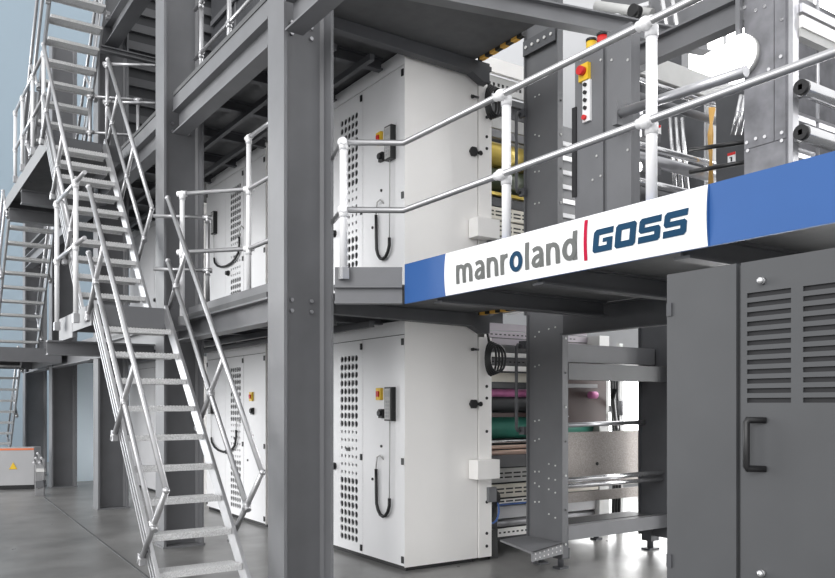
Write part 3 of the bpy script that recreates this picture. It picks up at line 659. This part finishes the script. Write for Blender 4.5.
# ================================================================= WEB GUIDE TOWER AT THE RIGHT
X3 = 4.4
tp = thing('web_tower', 'grey plated web tower with rollers rising behind the blue sign end', 'machine frame', (X3+.5,2.7,2.547))
ya, yb = at(745,80,X=X3).y, at(788,80,X=X3).y
MB().box((X3,yb,2.55),(X3+.06,ya,5.6)).build('upright', 'plate', tp)
zc = at(765,145,X=X3).z
f = MB().box((X3-.008,yb+.01,zc+.005),(X3,(ya+yb)/2-.06,5.55)).box((X3-.008,(ya+yb)/2-.055,zc+.005),(X3,ya,5.55)).box((X3-.008,yb+.01,2.6),(X3,ya,zc)); cp = f.build('cover_plate', 'plate', tp)
for u, v in ((748,143),(757,139),(766,137),(783,133),(749,151),(783,141),(757,11),(766,7),(746,8),(782,57),(770,70),(783,20)):
    c = at(u,v,X=X3); MB().cyl((X3-.016,c.y,c.z),(X3-.008,c.y,c.z), .011, 8).build('rivet', 'chrome', cp)
ey = yb
MB().box((X3+.0,ey-.03,2.55),(X3+.06,ey-.002,5.6)).build('flange_strip', 'steelbare', tp)
Yr = ey-.1
def xrow(u, v, Y): return at(u,v,Y=Y)
for v in (88,133):
    c = at(803,v,Y=Yr); c2 = V((7.4,c.y,c.z))
    MB().cyl(c, c2, .047, 24).build('roller', 'chrome', tp)
    MB().cyl(c+V((-.03,0,0)), c+V((.02,0,0)), .043, 20).build('bearing', 'black', tp)
    MB().box((X3+.02,c.y-.012,c.z-.015),(c.x-.03,c.y+.012,c.z+.015)).build('shaft', 'steelbare', tp); MB().box((X3+.01,c.y-.02,c.z-.03),(X3+.05,ey-.031,c.z+.03)).build('bracket', 'steel', tp)
for v, h_, m_, Y in ((3,.05,'steelbare',Yr+.05),(17,.07,'panelwhite',Yr+.05),(29,.05,'lightgrey',Yr+.06),(112,.02,'steelbare',Yr+.1),(149,.03,'steelbare',Yr+.12)):
    c = at(795,v,Y=Y); MB().box((X3+.065,c.y,c.z-h_/2),(7.4,c.y+.05,c.z+h_/2)).build('crossbar', m_, tp)
MB().box((7.4,1.6,2.55),(7.55,3.2,5.6)).build('upright', 'steel', tp)
for x in (4.75,5.0): MB().cyl((x,Yr+.12,2.55),(x,Yr+.12,4.9), .010, 8).build('tie_rod', 'steelbare', tp)
MB().box((5.2,3.3,3.0),(6.6,3.33,4.6)).build('guard_panel', 'plate', tp)
# long tube along the walkway from control cabinet to tower
c0 = at(621,113,X=4.1); c1 = at(746,71,X=4.1)
tb = thing('support_tube', 'long grey tube running from the control cabinet to the plated tower', 'tube', tuple(c0))
MB().tube((c0+V((0,.0,0)), c1), .033, 16).build('tube', 'steelbare', tb)
MB().box((4.06,c0.y-.0,c0.z-.08),(4.198,c0.y+.04,c0.z+.08)).build('bracket', 'steel', tb)
# top beam along the walkway
c0, c1 = at(629,66,X=4.6), at(745,8,X=4.6)
solo('steel_beam', MB().ibeam(V((4.6,c0.y+.2,c0.z+.11)), V((4.6,2.9,c0.z+.11)), .1, .17), 'steel', 'dark beam running above the long tube towards the plated tower', 'beam')
# inner machine beyond the control cabinet
im = thing('folder_unit', 'dark press machinery with horizontal rollers and warning labels behind the rail', 'printing machine', (6.3,4.2,2.547))
Xa, Xb = 5.45, 7.6; Yi = 4.35
for v, r, m_ in ((145,.028,'chrome'),(158,.05,'steelbare'),(182,.035,'chrome'),(193,.05,'steel'),(70,.03,'lightgrey'),(80,.03,'chrome'),(97,.035,'steel')):
    c = at(640,v,Y=Yi); c2 = V((Xb-.3, Yi, c.z)); MB().cyl((5.0,Yi,c.z), c2, r, 18).build('roller', m_, im)
c = at(640,58,Y=4.3); MB().box((4.9,4.3,c.z-.12),(7.2,4.36,c.z+.06)).build('crossbar', 'lightgrey', im)
def pan(u0,u1,v0,v1,X,m_,nm):
    a_, b_ = at(u0,v0,X=X), at(u1,v1,X=X); return MB().box((X,b_.y,min(a_.z,b_.z)),(X+.03,a_.y,max(a_.z,b_.z))).build(nm, m_, im)
p1 = pan(634,704,118,200,6.9,'steel_dk','side_plate'); p2 = pan(716,748,98,205,5.6,'steel_dk','side_plate')
p3 = pan(704,718,105,200,7.1,'panelwhite','side_plate')
for (u,v,X,par) in ((658,131,6.9,p1),(732,158,5.6,p2)):
    a_ = at(u,v,X=X); s_ = .085 if X > 6 else .07
    b_ = MB().box((X-.006,a_.y-s_/2,a_.z-s_*.6),(X-.001,a_.y+s_/2,a_.z+s_*.6)).build('warning_label', 'label', par)
    MB().box((X-.009,a_.y-s_/2,a_.z+s_*.3),(X-.006,a_.y+s_/2,a_.z+s_*.6)).build('red_band', 'red', b_)
    MB().box((X-.009,a_.y-s_*.1,a_.z-s_*.4),(X-.006,a_.y+s_*.1,a_.z+s_*.1)).box((X-.009,a_.y+s_*.1,a_.z-.0),(X-.006,a_.y+s_*.25,a_.z+s_*.1)).build('pictogram', 'black', b_)
for i in range(4):
    q0, q1, q2 = at(710+i*1.4,108,X=5.9), at(712-i,135,X=5.85), at(709+i*1.5,200,X=5.9); MB().tube((q0,q1,q2), .014, 6).build('cable', 'orangecable', im)
for i in range(3):
    a_, b_ = at(670+i*6,118,X=6.7), at(676+i*6,198,X=6.7); MB().cyl(a_, b_, .022, 10).build('slanting_rod', 'chrome', im)
for i in range(2):
    a_, b_ = at(733+i*6,135,X=5.4), at(742+i*4,95,X=5.4); MB().cyl(a_, b_, .02, 10).build('slanting_rod', 'chrome', im)
for v0, v1 in ((150,142),(172,162)):
    MB().tube((at(690,v0,X=4.8), at(745,v1,X=4.8)), .016, 10).build('drive_rod', 'black', im)
MB().box((5.2,Yi-.2,2.547),(7.6,Yi+.9,2.75)).build('bed', 'steel_dk', im)
for u, v in ((637,110),(636,133),(636,167)):
    c = at(u,v,X=4.75); l_ = thing('spot_lamp', None, None, tuple(c), 'small bright spot lamps')
    tag(l_, {110:'topmost of three bright spot lamps right of the control cabinet',133:'middle of three bright spot lamps right of the control cabinet',167:'lowest of three bright spot lamps right of the control cabinet'}[v], 'lamp')
    MB().ball(c, .028 if v != 167 else .045).build('bulb', 'lamp', l_); MB().box(tuple(c+V((.03,-.03,-.03))), tuple(c+V((.25,.03,.03)))).build('holder', 'steel', l_)
# glowing disc added beside the tower to imitate window glare
c = at(736,56,X=4.34); fl = thing('window_glare_disc', 'added glowing disc for window glare at the left edge of the plated tower', 'lamp', tuple(c))
MB().cyl(c, c+V((.012,0,0)), .12, 32).build('lens', 'lamp', fl)
MB().cyl(c+V((.012,0,0)), c+V((.055,0,0)), .13, 32).build('housing', 'lightgrey', fl)
MB().beam(c+V((.03,0,.12)), V((c.x+.03,c.y,5.5)), .03, .03, up=(1,0,0)).build('hanger', 'steel', fl)
# things on top: shiny rollers above the dark slanting beam
tr = thing('roller_rack', 'rack of shiny rollers above the slanting beam at the top right', 'printing machine', (7.2,5.5,5.6))
for (u0,v0,u1,v1,r,m_) in ((556,10,590,18,.05,'steelbare'),(566,22,640,48,.03,'chrome'),(592,24,650,4,.04,'chrome'),(596,6,652,14,.06,'lightgrey'),(610,34,662,14,.03,'steelbare'),(662,-5,672,60,.03,'chrome'),(672,-5,684,66,.03,'chrome')):
    MB().cyl(at(u0,v0,X=7.1), at(u1,v1,X=7.3), r, 16).build('roller', m_, tr)
for u, v in ((632,10),(640,24)):
    c = at(u,v,X=7.0); MB().cyl(c, c+V((.1,0,0)), .07, 18).build('pulley', 'black', tr)
MB().box((7.4,3.9,5.6),(7.45,6.9,6.9)).build('side_plate', 'steel', tr)
# hazard strip under the dark cross beam
for z_, lb in ((5.01,'upper'),(2.5,'lower')):
    t = thing('hazard_bar', 'yellow and black hazard bar under the %s deck beside the dark frame' % lb, 'bar', (5.3,6.0,z_))
    a_, b_ = V((4.935,6.2,z_)), V((4.935,5.55,z_))
    MB().beam(a_, b_, .05, .05).build('bar', 'black', t)
    for i in range(4):
        q_ = a_+(b_-a_)*(.05+.24*i); MB().beam(q_, q_+(b_-a_)*.12, .054, .054).build('stripe', 'hazard', t)
# ================================================================= FAR LEFT BOX AND CLUTTER
bx = thing('equipment_box', 'grey equipment box with orange strip and warning triangle at the far left', 'box', (2.1,16.4,0))
a_, b_ = at(-6,490,z=0), at(34,489,z=0)
dv = (b_-a_); dv.z = 0; nv = V((-dv.y, dv.x, 0)).normalized()*-1
nv = V((ca,sa,0)).normalized()
pl = [a_, b_, b_+nv*.28, a_+nv*.28]
MB().prism([p_+V((0,0,.08)) for p_ in pl], (0,0,.66)).build('body', 'boxgrey', bx)
MB().prism([p_+V((0,0,.74)) for p_ in pl], (0,0,.045)).build('lid', 'boxgrey', bx)
MB().prism([a_+V((0,0,.735))-nv*.001, b_+V((0,0,.735))-nv*.001, b_+V((0,0,.77))-nv*.001, a_+V((0,0,.77))-nv*.001], -nv*.006).build('front_strip', 'orange', bx)
MB().prism([p_+V((0,0,.0)) for p_ in pl], (0,0,.08)).build('plinth', 'dark', bx)
c = a_+dv*.48+V((0,0,.38))-nv*.006; ex = dv.normalized()
MB().prism([c-ex*.07, c+ex*.07, c+V((0,0,.13))], -nv*.004).build('warning_triangle', 'yellow', bx)
cl = thing('pipe_cluster', 'cluster of grey pipes and valves beside the grey equipment box', 'pipes', tuple(at(43,497,z=0)))
for i in range(5):
    q_ = at(36+i*1.9,496,z=0); h_ = .55+.08*(i % 3); MB().tube((q_, q_+V((0,0,h_)), q_+V((-.05,-.05,h_+.04))), .02, 8).build('pipe', 'boxgrey', cl)
q_ = at(37,496,z=0); MB().beam(q_+V((0,0,.45)), at(45,496,z=0)+V((0,0,.45)), .06, .06).build('manifold', 'lightgrey', cl)
MB().beam(q_+V((0,0,.2)), at(45,496,z=0)+V((0,0,.22)), .1, .12).build('valve_block', 'steel_dk', cl)
# louvred panel behind the upper stair
lv = thing('louvred_panel', 'grey louvred panel on the upper floor behind the middle stair head', 'panel', (4.4,13.1,5.06))
MB().box((3.23,13.1,5.06),(5.6,13.14,9.3)).build('sheet', 'steel_dk', lv)
for i in range(14): MB().box((3.24,13.04,5.2+i*.29),(5.6,13.098,5.33+i*.29)).build('slat', 'steel', lv)
# upper floor machinery body seen dark behind the columns
ub = thing('press_housing', 'dark press housing on the upper floor behind the columns', 'printing machine', (5,10.5,5.06))
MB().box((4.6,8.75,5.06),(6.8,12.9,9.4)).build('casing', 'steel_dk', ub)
for y in (9.4,10.6,11.8): MB().box((4.585,y-.03,4.95),(4.6,y+.03,9.3)).build('seam_strip', 'steel', ub)
for z_ in (5.7,6.4,7.1,7.8): MB().box((4.55,8.8,z_),(4.585,12.8,z_+.08)).build('rail', 'steel', ub)
solo('steel_beam', MB().ibeam((3.0,13.0,7.4),(3.0,9.0,7.4), .2, .3), 'steel', 'heavy top-level beam slanting over the middle stair head', 'beam')
solo('steel_beam', MB().ibeam((2.75,12.55,6.95),(4.2,12.55,6.95), .1, .08), 'steel', 'cross beam at the louvred panel behind the middle stair head', 'beam')
# ================================================================= LIGHT + CAMERA
w = bpy.data.worlds.new('World'); bpy.context.scene.world = w; w.use_nodes = True
bg = w.node_tree.nodes['Background']; bg.inputs[0].default_value = (.985,.99,1,1); bg.inputs[1].default_value = .9
def sun(d, e, ang, name):
    l = bpy.data.lights.new(name, 'SUN'); l.energy = e; l.angle = math.radians(ang); o = bpy.data.objects.new(name, l); C.objects.link(o)
    o.rotation_euler = V(d).to_track_quat('-Z', 'Y').to_euler(); return o
sun((.86,.32,-.36), 1.4, 35, 'daylight_sun')
al = bpy.data.lights.new('added_fill_light', 'AREA'); al.shape = 'RECTANGLE'; al.size = 8; al.size_y = 9; al.energy = 1250  # added unseen area lamp, no window there; puts sheen on column and cabinet sides
ao = bpy.data.objects.new('added_fill_light', al); C.objects.link(ao); ao.location = (-5.5,23,5); ao.rotation_euler = V((.42,-.9,-.03)).to_track_quat('-Z','Y').to_euler()
cam = bpy.data.cameras.new('camera'); co = bpy.data.objects.new('camera', cam); C.objects.link(co)
cam.sensor_fit = 'HORIZONTAL'; cam.sensor_width = 36; cam.lens = 36*F/835
cam.shift_x = 0; cam.shift_y = (V0-289)/835
co.location = (0,0,H)
co.rotation_euler = V((ca,sa,0)).to_track_quat('-Z','Y').to_euler()
cam.clip_start = .05; cam.clip_end = 200
sc = bpy.context.scene; sc.camera = co
sc.view_settings.view_transform = 'Standard'; sc.view_settings.look = 'None'; sc.view_settings.gamma = 1; sc.view_settings.use_curve_mapping = False
sc.view_settings.exposure = .5
